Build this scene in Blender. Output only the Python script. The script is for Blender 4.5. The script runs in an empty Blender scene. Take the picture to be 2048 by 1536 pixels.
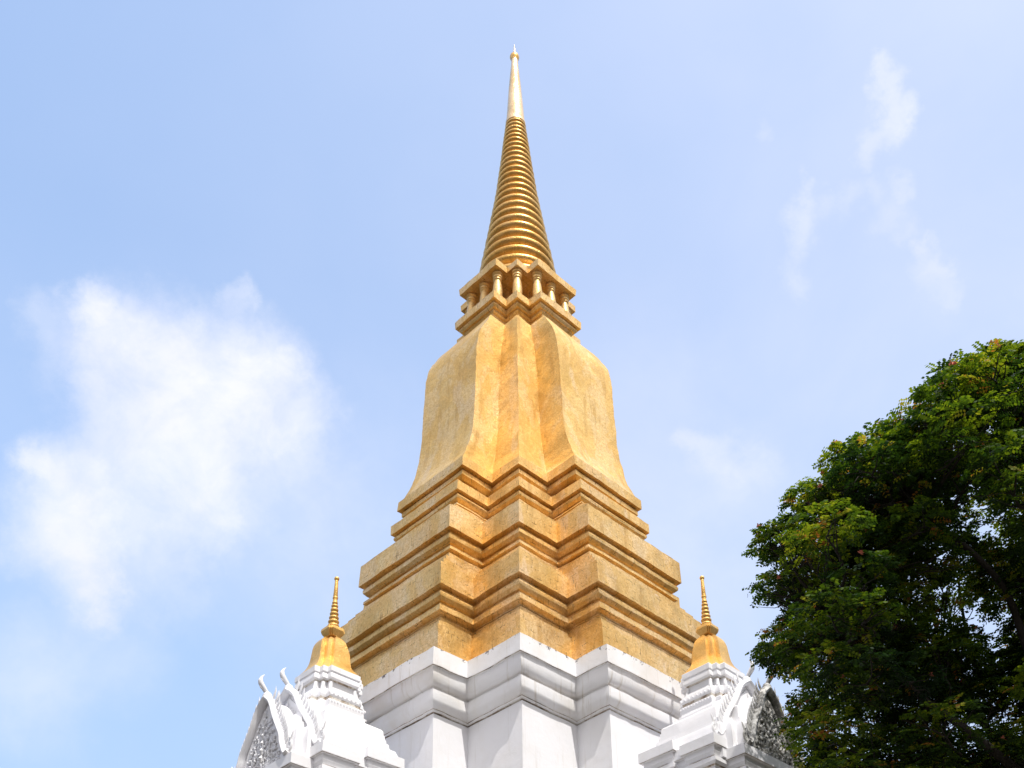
import bpy, bmesh, math, random
import numpy as np
from mathutils import Vector, Matrix, noise
random.seed(7); RNG = np.random.default_rng(7)
SC = bpy.context.scene
COL = SC.collection
EYE = 1.6
# ------------------------------------------------------------------ helpers
def link(o, parent=None):
    COL.objects.link(o)
    if parent is not None: o.parent = parent
    return o
def empty(name, label, cat, loc=(0, 0, 0), rz=0.0, group=None):
    o = bpy.data.objects.new(name, None); o.empty_display_size = .3
    link(o); o.location = loc; o.rotation_euler = (0, 0, rz)
    o['label'] = label; o['category'] = cat
    if group: o['group'] = group
    return o
def tag(o, **k):
    for a, b in k.items(): o[a] = b
    return o
def copy_tree(o, parent=None):
    c = o.copy(); COL.objects.link(c); c.parent = parent
    for ch in [x for x in bpy.data.objects if x.parent == o]: copy_tree(ch, c)
    return c
class MB:
    """collects polygons with uv and material index, builds one mesh object"""
    def __init__(s): s.v = []; s.f = []; s.uv = []; s.mi = []
    def quad(s, idx, uv=None, mi=0):
        s.f.append(list(idx)); s.uv.append(uv or [(0, 0)] * len(idx)); s.mi.append(mi)
    def build(s, name, mats, parent=None, angle=32, jit=0.0, smooth=True):
        me = bpy.data.meshes.new(name); me.from_pydata(s.v, [], s.f)
        for m in (mats if isinstance(mats, (list, tuple)) else [mats]): me.materials.append(m)
        uvl = me.uv_layers.new(name='UVMap')
        flat = [c for q in s.uv for p in q for c in p]
        uvl.data.foreach_set('uv', flat)
        me.polygons.foreach_set('material_index', s.mi)
        if jit:
            for v in me.vertices:
                p = Vector(v.co)
                n1 = noise.noise_vector(p * .9) * jit + noise.noise_vector(p * 3.1) * jit * .8 + noise.noise_vector(p * 8.3) * jit * .5
                v.co = p + n1
        me.update()
        if smooth:
            me.polygons.foreach_set('use_smooth', [True] * len(me.polygons))
            me.set_sharp_from_angle(angle=math.radians(angle))
        o = bpy.data.objects.new(name, me); return link(o, parent)
def corners(a, s1, s2):
    b = a - s1 - s2; m = a - s1
    q = [(a, b), (m, b), (m, m), (b, m), (b, a)]
    out = []
    for k in range(4):
        for x, y in q:
            for _ in range(k): x, y = -y, x
            out.append((x, y))
    return out            # 20 points counter-clockwise
SIDE = [1, 1, 1, 1, 0]
def ring_pts(a, s1, s2, nseg):
    c = corners(a, s1, s2); pts = []; u = 0.0
    for i in range(20):
        x0, y0 = c[i]; x1, y1 = c[(i + 1) % 20]
        n = nseg[i % 5]; L = math.hypot(x1 - x0, y1 - y0)
        for k in range(n):
            pts.append((x0 + (x1 - x0) * k / n, y0 + (y1 - y0) * k / n, i, L * k / n, L))
    return pts
def redent(mb, rings, res=.38, cap_top=False, cap_bot=False, off=(0, 0)):
    """rings: (a, s1, s2, z[, mat]) top to bottom; mat belongs to the band below the ring"""
    am = max(r[0] for r in rings); R = max(rings, key=lambda r: r[0])
    s = [R[1], R[2], R[2], R[1], max(.1, 2 * (R[0] - R[1] - R[2]))]
    nseg = [max(1, int(round(x / res))) for x in s]
    base = len(mb.v); prev = None; vv = 0.0
    P = []
    for r in rings:
        pts = ring_pts(r[0], r[1], r[2], nseg); P.append(pts)
        for p in pts: mb.v.append((p[0] + off[0], p[1] + off[1], r[3]))
    n = len(P[0])
    for j in range(len(rings) - 1):
        r0, r1 = rings[j], rings[j + 1]
        dv = math.hypot(r0[0] - r1[0], r0[3] - r1[3]); mi = r0[4] if len(r0) > 4 else 0
        for i in range(n):
            i2 = (i + 1) % n
            p0 = P[j][i]; q0 = P[j + 1][i]
            side = p0[2]
            n_ = nseg[side % 5]
            u0, u1 = p0[3] + side * 7.31, p0[3] + p0[4] / n_ + side * 7.31
            w0, w1 = q0[3] + side * 7.31, q0[3] + q0[4] / n_ + side * 7.31
            c0, c1 = (p0[4]) / 2, (q0[4]) / 2
            mb.quad([base + j * n + i, base + (j + 1) * n + i, base + (j + 1) * n + i2, base + j * n + i2],
                    [(u0 - c0, vv), (w0 - c1, vv - dv), (w1 - c1, vv - dv), (u1 - c0, vv)], mi)
        vv -= dv
    if cap_top: mb.quad([base + i for i in range(n)], [(P[0][i][0], P[0][i][1]) for i in range(n)])
    if cap_bot:
        k = len(rings) - 1
        mb.quad([base + k * n + i for i in reversed(range(n))], [(P[k][i][0], P[k][i][1]) for i in reversed(range(n))])
    return mb
def lathe(mb, prof, seg=48, cx=0, cy=0, cap=True, mi=0):
    """prof: (r, z) top to bottom"""
    base = len(mb.v); vv = 0
    for r, z in prof:
        for k in range(seg):
            t = 2 * math.pi * k / seg
            mb.v.append((cx + r * math.cos(t), cy + r * math.sin(t), z))
    for j in range(len(prof) - 1):
        dv = math.hypot(prof[j][0] - prof[j + 1][0], prof[j][1] - prof[j + 1][1])
        for k in range(seg):
            k2 = (k + 1) % seg; rr = max(prof[j][0], .05)
            u0, u1 = 2 * math.pi * rr * k / seg, 2 * math.pi * rr * (k + 1) / seg
            mb.quad([base + j * seg + k, base + (j + 1) * seg + k, base + (j + 1) * seg + k2, base + j * seg + k2],
                    [(u0, vv), (u0, vv - dv), (u1, vv - dv), (u1, vv)], mi)
        vv -= dv
    if cap:
        mb.quad([base + k for k in range(seg)], None, mi)
        b2 = base + (len(prof) - 1) * seg
        mb.quad([b2 + k for k in reversed(range(seg))], None, mi)
    return mb
def tube(mb, pts, rad, seg=8, mi=0, flat=1.0, side=None):
    """smooth tapered tube through pts; rad per point; flat squeezes along side vector"""
    base = len(mb.v); n = len(pts); pts = [Vector(p) for p in pts]
    ref = Vector(side) if side else Vector((0.31, .17, .93))
    for i, p in enumerate(pts):
        t = (pts[min(i + 1, n - 1)] - pts[max(i - 1, 0)]).normalized()
        a = ref - t * ref.dot(t)
        if a.length < 1e-4: a = Vector((1, 0, 0)) - t * t.x
        a.normalize(); b = t.cross(a)
        for k in range(seg):
            an = 2 * math.pi * k / seg
            mb.v.append(tuple(p + a * (math.cos(an) * rad[i] * flat) + b * (math.sin(an) * rad[i])))
    for i in range(n - 1):
        for k in range(seg):
            k2 = (k + 1) % seg
            mb.quad([base + i * seg + k, base + i * seg + k2, base + (i + 1) * seg + k2, base + (i + 1) * seg + k],
                    [(k / seg, i * .2), ((k + 1) / seg, i * .2), ((k + 1) / seg, i * .2 + .2), (k / seg, i * .2 + .2)], mi)
    mb.quad([base + k for k in reversed(range(seg))], None, mi)
    mb.quad([base + (n - 1) * seg + k for k in range(seg)], None, mi)
    return mb
def sphere(mb, c, r, seg=14, ring=8, sz=1.0, mi=0):
    prof = []
    for j in range(ring + 1):
        t = math.pi * j / ring
        prof.append((max(1e-4, r * math.sin(t)), c[2] + r * sz * math.cos(t)))
    return lathe(mb, prof, seg, c[0], c[1], cap=False, mi=mi)
def spline(pts, n):
    """Catmull-Rom through pts"""
    P = [Vector(p) for p in pts]; P = [P[0] * 2 - P[1]] + P + [P[-1] * 2 - P[-2]]; out = []
    m = len(P) - 3
    for i in range(m):
        for k in range(n):
            t = k / n
            a, b, c, d = P[i:i + 4]
            out.append(.5 * ((2 * b) + (c - a) * t + (2 * a - 5 * b + 4 * c - d) * t * t + (3 * b - a - 3 * c + d) * t ** 3))
    out.append(P[-2]); return out
# ------------------------------------------------------------------ materials
def newmat(name):
    m = bpy.data.materials.new(name); m.use_nodes = True
    nt = m.node_tree; nt.nodes.clear()
    out = nt.nodes.new('ShaderNodeOutputMaterial'); b = nt.nodes.new('ShaderNodeBsdfPrincipled')
    nt.links.new(b.outputs[0], out.inputs[0])
    return m, nt, b
class NT:
    def __init__(s, nt): s.nt = nt
    def n(s, t, **k):
        nd = s.nt.nodes.new(t)
        for a, v in k.items():
            if a.startswith('_'): nd.inputs[a[1:].replace('_', ' ')].default_value = v
            else: setattr(nd, a, v)
        return nd
    def l(s, a, b): s.nt.links.new(a, b)
    def noise(s, vec, scale, detail=4, rough=.55, dist=0):
        nd = s.n('ShaderNodeTexNoise', _Scale=scale, _Detail=detail, _Roughness=rough, _Distortion=dist)
        s.l(vec, nd.inputs['Vector']); return nd.outputs['Fac']
    def ramp(s, fac, stops):
        r = s.n('ShaderNodeValToRGB'); e = r.color_ramp.elements
        while len(e) < len(stops): e.new(.5)
        for i, (p, c) in enumerate(stops):
            e[i].position = p; e[i].color = c if len(c) == 4 else (*c, 1)
        s.l(fac, r.inputs[0]); return r.outputs[0]
    def mr(s, fac, a, b, c=0., d=1., mode='SMOOTHSTEP'):
        r = s.n('ShaderNodeMapRange', interpolation_type=mode)
        for i, v in enumerate((a, b, c, d)): r.inputs[i + 1].default_value = v
        s.l(fac, r.inputs[0]); return r.outputs[0]
    def math(s, op, a, b=None, clamp=False):
        r = s.n('ShaderNodeMath', operation=op, use_clamp=clamp)
        for i, v in enumerate((a, b)):
            if v is None: continue
            if hasattr(v, 'links'): s.l(v, r.inputs[i])
            else: r.inputs[i].default_value = v
        return r.outputs[0]
    def mix(s, fac, a, b, mode='MIX'):
        r = s.n('ShaderNodeMix', data_type='RGBA', blend_type=mode)
        for i, v in ((0, fac), (6, a), (7, b)):
            if hasattr(v, 'links'): s.l(v, r.inputs[i])
            elif i == 0: r.inputs[0].default_value = v
            else: r.inputs[i].default_value = (*v, 1)
        return r.outputs[2]
    def scale(s, vec, x, y, z):
        m = s.n('ShaderNodeMapping'); m.inputs['Scale'].default_value = (x, y, z); s.l(vec, m.inputs[0]); return m.outputs[0]
    def bump(s, h, dist, strength=1., normal=None):
        b = s.n('ShaderNodeBump', _Distance=dist, _Strength=strength); s.l(h, b.inputs['Height'])
        if normal is not None: s.l(normal, b.inputs['Normal'])
        return b.outputs[0]

def gold_material(name, tint=(1, 1, 1), crack=1.0, stain=1.0, metal=.80, rough=.48, tile=.045):
    m, nt, b = newmat(name); g = NT(nt)
    tc = g.n('ShaderNodeTexCoord'); ob, uv = tc.outputs['Object'], tc.outputs['UV']
    big = g.noise(ob, .55, 4, .6); mid = g.noise(ob, 2.3, 5, .65, .3); fine = g.noise(ob, 26, 3, .7)
    T = lambda c: tuple(x * y for x, y in zip(c, tint))
    base = g.ramp(big, [(.28, T((.66, .385, .10))), (.5, T((.79, .52, .19))), (.72, T((.89, .66, .33)))])
    base = g.mix(g.mr(mid, .42, .72, 0, .55), base, T((.88, .62, .29)))
    pt = g.noise(g.scale(ob, 1, 1, .6), .75, 5, .62, .5)
    base = g.mix(g.mr(pt, .50, .56, 0, .38 * stain), base, T((.88, .69, .46)))
    base = g.mix(g.mr(pt, .44, .36, 0, .45 * stain), base, T((.56, .35, .085)))
    # runs of pale bloom and darker streaks down the face
    st = g.noise(g.scale(uv, 2.6, .35, 1), 1.0, 4, .6)
    base = g.mix(g.mr(st, .52, .70, 0, .60 * stain, 'SMOOTHSTEP'), base, T((.50, .29, .085)))
    base = g.mix(g.mr(g.noise(g.scale(uv, .9, .3, 1), 1.0, 3, .5), .60, .64, 0, .45 * stain), base, T((.84, .66, .48)))
    base = g.mix(g.mr(g.noise(g.scale(uv, 7, .7, 1), 1.0, 5, .7), .62, .70, 0, .6 * crack), base, (.20, .12, .05))
    # small gilt mosaic pieces
    vo = g.n('ShaderNodeTexVoronoi', _Scale=1 / tile); g.l(uv, vo.inputs['Vector'])
    sep = g.n('ShaderNodeSeparateColor'); g.l(vo.outputs['Color'], sep.inputs[0])
    base = g.mix(g.mr(sep.outputs[0], 0, 1, 0, .55, 'LINEAR'), base, T((.52, .28, .055)))
    base = g.mix(g.mr(fine, .35, .75, 0, .25), base, T((.93, .74, .42)))
    # mosaic panels laid in rows: cracked joints
    br = g.n('ShaderNodeTexBrick', offset=.5, _Scale=1.0, _Mortar_Size=.009, _Mortar_Smooth=.4, _Bias=0.0, _Brick_Width=.20, _Row_Height=.26)
    dv = g.n('ShaderNodeVectorMath', operation='ADD')
    nz = g.n('ShaderNodeTexNoise', _Scale=4.0, _Detail=4); g.l(uv, nz.inputs['Vector'])
    sc = g.n('ShaderNodeVectorMath', operation='SCALE'); sc.inputs['Scale'].default_value = .14; g.l(nz.outputs['Color'], sc.inputs[0])
    g.l(uv, dv.inputs[0]); g.l(sc.outputs[0], dv.inputs[1]); g.l(dv.outputs[0], br.inputs['Vector'])
    gate = g.mr(g.noise(g.scale(uv, 2.6, 1.3, 1), 1.9, 4, .8), .50, .60)
    joint = g.math('MULTIPLY', br.outputs['Fac'], gate)
    base = g.mix(g.math('MULTIPLY', joint, .72 * crack), base, (.075, .045, .022))
    spot = g.mr(g.noise(ob, 5.5, 5, .75), .70, .76)
    base = g.mix(g.math('MULTIPLY', spot, .55 * crack), base, (.14, .09, .05))
    g.l(base, b.inputs['Base Color'])
    b.inputs['Metallic'].default_value = metal
    rg = g.math('ADD', g.mr(mid, .3, .7, rough - .06, rough + .12), g.math('MULTIPLY', joint, .3))
    g.l(rg, b.inputs['Roughness'])
    h = g.math('ADD', g.math('MULTIPLY', sep.outputs[1], .5), g.math('MULTIPLY', fine, .7))
    h = g.math('SUBTRACT', h, g.math('MULTIPLY', joint, 2.0))
    nb = g.bump(h, .012, .4)
    nb = g.bump(mid, .05, .5, nb)
    g.l(nb, b.inputs['Normal'])
    return m
def white_material(name, base=(.83, .83, .86), dirt=.36, mould_shade=0.0):
    m, nt, b = newmat(name); g = NT(nt)
    tc = g.n('ShaderNodeTexCoord'); ob, uv = tc.outputs['Object'], tc.outputs['UV']
    big = g.noise(ob, .8, 5, .6); fine = g.noise(ob, 11, 5, .7)
    c = g.mix(g.mr(big, .4, .7, 0, dirt), base, (.74, .71, .67))
    st = g.noise(g.scale(uv, 4.2, .35, 1), 1.0, 6, .7)
    c = g.mix(g.mr(st, .54, .72, 0, dirt * 1.1), c, (.56, .52, .46))
    sp = g.math('MULTIPLY', g.mr(g.noise(ob, 6.0, 6, .8), .66, .74), g.mr(big, .5, .66))
    c = g.mix(g.math('MULTIPLY', sp, min(1, dirt * 2)), c, (.20, .17, .14))
    if name.endswith('cornice'):
        # flaked black spots along the upper arris of the cornice
        sx = g.n('ShaderNodeSeparateXYZ'); g.l(ob, sx.inputs[0])
        zz = g.mr(sx.outputs[2], 14.9, 15.3, -.16, .07, 'LINEAR')
        ch = g.math('ADD', g.noise(ob, 4.2, 6, .8), zz)
        c = g.mix(g.math('MULTIPLY', g.mr(ch, .585, .605), .9), c, (.07, .05, .05))
    if mould_shade:
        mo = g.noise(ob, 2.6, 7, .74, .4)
        c = g.mix(g.math('MULTIPLY', g.mr(mo, .43, .60), mould_shade), c, (.11, .105, .095))
    g.l(c, b.inputs['Base Color'])
    b.inputs['Roughness'].default_value = .62
    n1 = g.bump(g.noise(ob, 2.2, 4, .5), .03, .5)
    g.l(g.bump(fine, .006, .6, n1), b.inputs['Normal'])
    return m
M_GOLD = gold_material('gilt_mosaic')
M_BELL = gold_material('gilt_mosaic_bell', tint=(1.02, 1.0, .84), crack=.28, stain=1.3, metal=.55, rough=.48)
M_COL = gold_material('gilt_column', tint=(1.12, 1.15, 1.25), crack=.2, stain=.3, metal=.45, rough=.35, tile=.02)
M_SPIRE = gold_material('gilt_rings', tint=(1.06, .94, .72), crack=.8, stain=.6, metal=.88, rough=.33, tile=.03)
M_SHAFT = gold_material('gilt_smooth', tint=(1.15, 1.28, 1.9), crack=.08, stain=.2, metal=.70, rough=.30, tile=.02)
M_MINI = gold_material('gilt_small', tint=(1.04, .97, .78), crack=.0, stain=.25, metal=.55, rough=.36, tile=.015)
M_WHITE = white_material('limewashed_stucco', dirt=.30)
M_WHITE2 = white_material('limewashed_stucco_cornice', base=(.83, .83, .85), dirt=.8)
M_MOULD_SHADE = white_material('weathered_shaded_stucco', base=(.52, .52, .51), dirt=.8, mould_shade=.9)  # mould stains, with the tree's shade painted into the darker colour
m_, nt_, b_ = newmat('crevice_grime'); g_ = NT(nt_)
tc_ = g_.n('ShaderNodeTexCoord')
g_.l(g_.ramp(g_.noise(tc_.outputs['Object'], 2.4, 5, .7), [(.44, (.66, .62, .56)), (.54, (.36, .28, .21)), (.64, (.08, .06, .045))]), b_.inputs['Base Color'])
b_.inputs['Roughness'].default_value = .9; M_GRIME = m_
# ------------------------------------------------------------------ the great stupa (diagonal view: a corner of its square plan faces the camera)
AX = (-2.6046217900840904, 30.0)            # axis on the ground
YAW = math.radians(-4.1403452944737245)
# local x axis -> right and towards the camera, local y axis -> left and towards the camera
cu, su = math.cos(YAW), math.sin(YAW)
def L2W(x, y, z):
    u = (x - y) / 2 ** .5; v = (x + y) / 2 ** .5
    return Vector((AX[0] + u * cu - v * su, AX[1] - (u * su + v * cu), z + EYE))
ex = L2W(1, 0, 0) - L2W(0, 0, 0)
ROT = math.atan2(ex.y, ex.x)                # ex = local +x in the world, det check below
ey = L2W(0, 1, 0) - L2W(0, 0, 0)
# (x, y) as used here is a left-handed pair in the world, so it is mirrored once: local (x, y) -> object (x, -y)
def O(x, y): return (x, -y)
stupa = empty('great_stupa', 'tall gold and white Thai stupa with ringed spire, filling the middle of the picture', 'stupa',
              (AX[0], AX[1], EYE), ROT)
def part(name, rings, mats, angle=24, jit=.019, res=.22, cap_top=True, cap_bot=True, parent=stupa):
    mb = MB(); redent(mb, rings, res, cap_top, cap_bot)
    return mb.build(name, mats, parent, angle, jit)
# --- white storey: wall, cornice
W1, W2 = 1.17, 2.03
part('wall', [(4.97, W1, W2, 13.62), (4.98, W1, W2, 11.0), (5.0, W1, W2, 8.0), (5.02, W1, W2, 4.6), (5.6, W1, W2, 4.4), (5.6, W1, W2, 3.6), (6.3, W1, W2, 3.4), (6.3, W1, W2, -1.6)],
     [M_WHITE], res=.5)
cyma = []
for k in range(9):
    t = k / 8
    cyma.append((5.325 - .185 * (1 - math.cos(t * math.pi / 2)) - .0 * t, W1, 2.02, 14.66 - .40 * math.sin(t * math.pi / 2) * 1.0))
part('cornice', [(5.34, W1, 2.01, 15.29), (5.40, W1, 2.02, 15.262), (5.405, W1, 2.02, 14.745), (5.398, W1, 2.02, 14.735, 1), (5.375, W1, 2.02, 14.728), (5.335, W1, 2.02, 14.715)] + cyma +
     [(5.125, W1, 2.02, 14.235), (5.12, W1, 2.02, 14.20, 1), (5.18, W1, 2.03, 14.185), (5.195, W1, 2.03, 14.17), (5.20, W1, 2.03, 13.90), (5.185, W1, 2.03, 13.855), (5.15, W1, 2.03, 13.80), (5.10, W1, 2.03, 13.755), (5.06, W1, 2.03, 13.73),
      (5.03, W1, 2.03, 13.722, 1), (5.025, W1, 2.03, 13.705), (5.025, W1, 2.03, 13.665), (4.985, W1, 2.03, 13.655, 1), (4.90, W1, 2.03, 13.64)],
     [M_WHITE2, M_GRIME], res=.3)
# --- gold tiers
def stepped(a0, z0, a1, z1, s10, s20, s11, s21, n):
    out = []
    for k in range(n + 1):
        t = k / n
        a = a0 + (a1 - a0) * t; s1 = s10 + (s11 - s10) * t; s2 = s20 + (s21 - s20) * t
        z = z0 + (z1 - z0) * (k / (n + 1.0)); zn = z0 + (z1 - z0) * ((k + 1) / (n + 1.0))
        out += [(a, s1, s2, z), (a + .004, s1, s2, zn + .006)]
    return out
# lowest gold tier, directly on the white cornice
part('tier', stepped(5.02, 16.42, 5.16, 15.95, 1.16, 1.84, 1.17, 1.90, 2) + [(5.17, 1.17, 1.90, 15.262)], [M_GOLD])
# second tier
part('tier', stepped(4.72, 18.72, 5.27, 17.70, 1.21, 1.56, 1.15, 1.83, 3) +
     [(5.27, 1.15, 1.83, 17.26), (5.10, 1.15, 1.83, 17.235), (5.08, 1.15, 1.83, 17.16), (5.14, 1.15, 1.83, 17.12), (5.19, 1.15, 1.83, 17.09), (5.20, 1.15, 1.83, 17.03), (5.185, 1.15, 1.83, 16.96), (5.10, 1.15, 1.83, 16.88), (5.04, 1.15, 1.84, 16.86), (5.035, 1.15, 1.84, 16.80), (4.90, 1.15, 1.84, 16.80), (4.88, 1.15, 1.84, 16.72),
      (5.165, 1.16, 1.85, 16.71), (5.175, 1.16, 1.85, 16.54), (5.01, 1.16, 1.85, 16.49), (5.005, 1.16, 1.85, 16.455), (4.88, 1.16, 1.86, 16.45), (4.88, 1.16, 1.86, 16.39)], [M_GOLD])
# third tier
part('tier', stepped(4.14, 20.93, 4.83, 20.02, 1.20, 1.40, 1.24, 1.51, 3) +
     [(4.84, 1.24, 1.51, 19.49), (4.68, 1.24, 1.51, 19.47), (4.66, 1.24, 1.52, 19.41), (4.75, 1.24, 1.52, 19.36), (4.765, 1.24, 1.53, 19.30), (4.75, 1.23, 1.54, 19.22), (4.66, 1.22, 1.54, 19.13), (4.60, 1.22, 1.54, 19.11), (4.595, 1.22, 1.54, 19.06), (4.53, 1.22, 1.54, 19.05), (4.53, 1.22, 1.54, 18.97),
      (4.71, 1.22, 1.52, 18.95), (4.72, 1.22, 1.52, 18.86), (4.57, 1.21, 1.52, 18.79), (4.48, 1.21, 1.54, 18.77), (4.46, 1.21, 1.54, 18.71)], [M_GOLD])
# fourth tier
part('tier', stepped(3.72, 22.10, 4.14, 21.76, 1.19, 1.27, 1.20, 1.37, 3) +
     [(4.15, 1.20, 1.37, 21.50), (4.01, 1.20, 1.37, 21.485), (3.99, 1.20, 1.37, 21.44), (4.08, 1.20, 1.37, 21.39), (4.09, 1.20, 1.37, 21.34), (4.075, 1.20, 1.38, 21.28), (4.00, 1.20, 1.38, 21.21), (3.95, 1.20, 1.38, 21.20), (3.90, 1.20, 1.38, 21.15), (3.90, 1.20, 1.38, 21.08),
      (4.09, 1.20, 1.38, 21.06), (4.10, 1.20, 1.38, 21.01), (3.96, 1.20, 1.38, 20.96), (3.88, 1.20, 1.38, 20.92)], [M_GOLD])
part('bell_base', [(3.84, 1.19, 1.20, 22.95), (3.925, 1.18, 1.20, 22.90), (3.94, 1.18, 1.205, 22.545), (3.78, 1.18, 1.205, 22.53), (3.77, 1.18, 1.21, 22.48), (3.85, 1.18, 1.22, 22.45), (3.85, 1.18, 1.22, 22.30), (3.72, 1.18, 1.23, 22.22), (3.64, 1.19, 1.25, 22.21), (3.62, 1.19, 1.26, 22.02)], [M_GOLD])
# --- bell: profile through measured stations, splined
st = [(1.96, .60, .62, 30.48), (2.03, .60, .62, 30.43), (2.22, .605, .62, 30.33), (2.45, .62, .63, 30.14), (2.62, .66, .64, 29.88), (2.76, .74, .66, 29.60), (2.92, .86, .70, 29.28), (3.06, .955, .76, 28.92), (3.155, 1.01, .81, 28.45), (3.20, 1.035, .85, 27.95), (3.225, 1.035, .88, 27.4),
      (3.24, 1.03, .90, 26.9), (3.255, 1.02, .925, 26.2), (3.275, 1.015, .945, 25.5), (3.315, 1.01, .975, 24.9), (3.39, 1.015, 1.01, 24.4), (3.47, 1.05, 1.06, 24.0), (3.59, 1.12, 1.115, 23.6), (3.70, 1.17, 1.15, 23.32), (3.80, 1.20, 1.185, 23.08), (3.87, 1.19, 1.195, 22.93)]
bs = spline([(a, s1 + s2, z) for a, s1, s2, z in st], 4)
b2 = spline([(a, s1, z) for a, s1, s2, z in st], 4)
part('bell', [(p.x, q.y, p.y - q.y, p.z) for p, q in zip(bs, b2)], [M_BELL], angle=38, res=.3)
part('neck', [(1.93, .61, .62, 31.12), (1.95, .61, .62, 30.40)], [M_BELL])
part('balcony', [(2.16, .58, .575, 31.72), (2.19, .58, .575, 31.695), (2.18, .57, .58, 31.38), (2.06, .57, .58, 31.37), (2.05, .57, .58, 31.32), (2.085, .57, .58, 31.30), (2.085, .57, .58, 31.24), (2.03, .57, .59, 31.17), (1.96, .58, .60, 31.16), (1.95, .59, .61, 31.10), (1.99, .59, .61, 31.08), (1.93, .59, .61, 31.02)], [M_GOLD], res=.25)
part('inner_core', [(.98, .26, .26, 33.2), (.98, .26, .26, 31.65)], [M_GOLD], res=.3)
part('abacus', [(1.98, .53, .515, 33.47), (2.045, .535, .515, 33.44), (2.03, .525, .525, 33.15)], [M_GOLD], res=.25)
# --- colonnade between balcony and abacus
col = MB(); cz = 31.70
lathe(col, [(.15, 1.45), (.19, 1.42), (.19, 1.36), (.13, 1.32), (.165, 1.29), (.175, 1.25), (.165, 1.21), (.12, 1.18), (.155, 1.15), (.16, 1.11), (.12, 1.07), (.125, 1.02), (.155, .86), (.175, .62), (.178, .45), (.165, .28), (.13, .14), (.17, .10), (.17, .0)], 20)
spots = []
for k in range(4):
    for x, y in ((1.70, .70), (1.27, 1.27), (.70, 1.70), (1.70, 0.0)):
        for _ in range(k): x, y = -y, x
        spots.append((x, y))
c0 = col.build('column', [M_COL], stupa, 40)
for i, (x, y) in enumerate(spots):
    c = c0 if i == 0 else copy_tree(c0, stupa)
    c.location = (x, y, cz)
# --- ringed cone
zr = [(44.30, .365), (43.86, .405), (42.03, .572), (39.52, .809), (37.11, 1.128), (35.97, 1.288), (35.2, 1.40), (34.2, 1.52), (33.45, 1.60)]
def rad(z):
    for (z0, r0), (z1, r1) in zip(zr, zr[1:]):
        if z0 >= z >= z1: return r0 + (r1 - r0) * (z0 - z) / (z0 - z1)
    return zr[-1][1]
prof = []; z = 43.86; NR = 26; ratio = 1.034
h0 = (43.86 - 33.46) * (ratio - 1) / (ratio ** NR - 1)
for k in range(NR):
    h = h0 * ratio ** k
    r = rad(z - h * .5)
    for j in range(8):
        t = j / 8
        prof.append((r - h * .46 + h * .52 * math.sin(math.pi * min(1, t * 1.22)) ** .7 if 0 < t * 1.22 < 1 else r - h * .60, z - h * t))
    z -= h
mb = MB(); lathe(mb, prof, 72); mb.build('ringed_spire', [M_SPIRE], stupa, 60, .006)
mb = MB(); lathe(mb, [(.140, 48.22), (.155, 47.9), (.27, 46.2), (.385, 44.06), (.415, 44.02), (.415, 43.88), (.32, 43.80)], 48); mb.build('spire_shaft', [M_SHAFT], stupa, 40, .003)
mb = MB(); lathe(mb, [(.03, 48.68), (.10, 48.65), (.18, 48.56), (.205, 48.45), (.18, 48.35), (.12, 48.27), (.13, 48.22)], 32); fb = mb.build('finial_ball', [M_SPIRE], stupa, 60)
mb = MB(); lathe(mb, [(.006, 49.36), (.035, 49.05), (.04, 48.85), (.032, 48.62)], 12); mb.build('finial_tip', [M_SHAFT], fb, 60)

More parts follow.
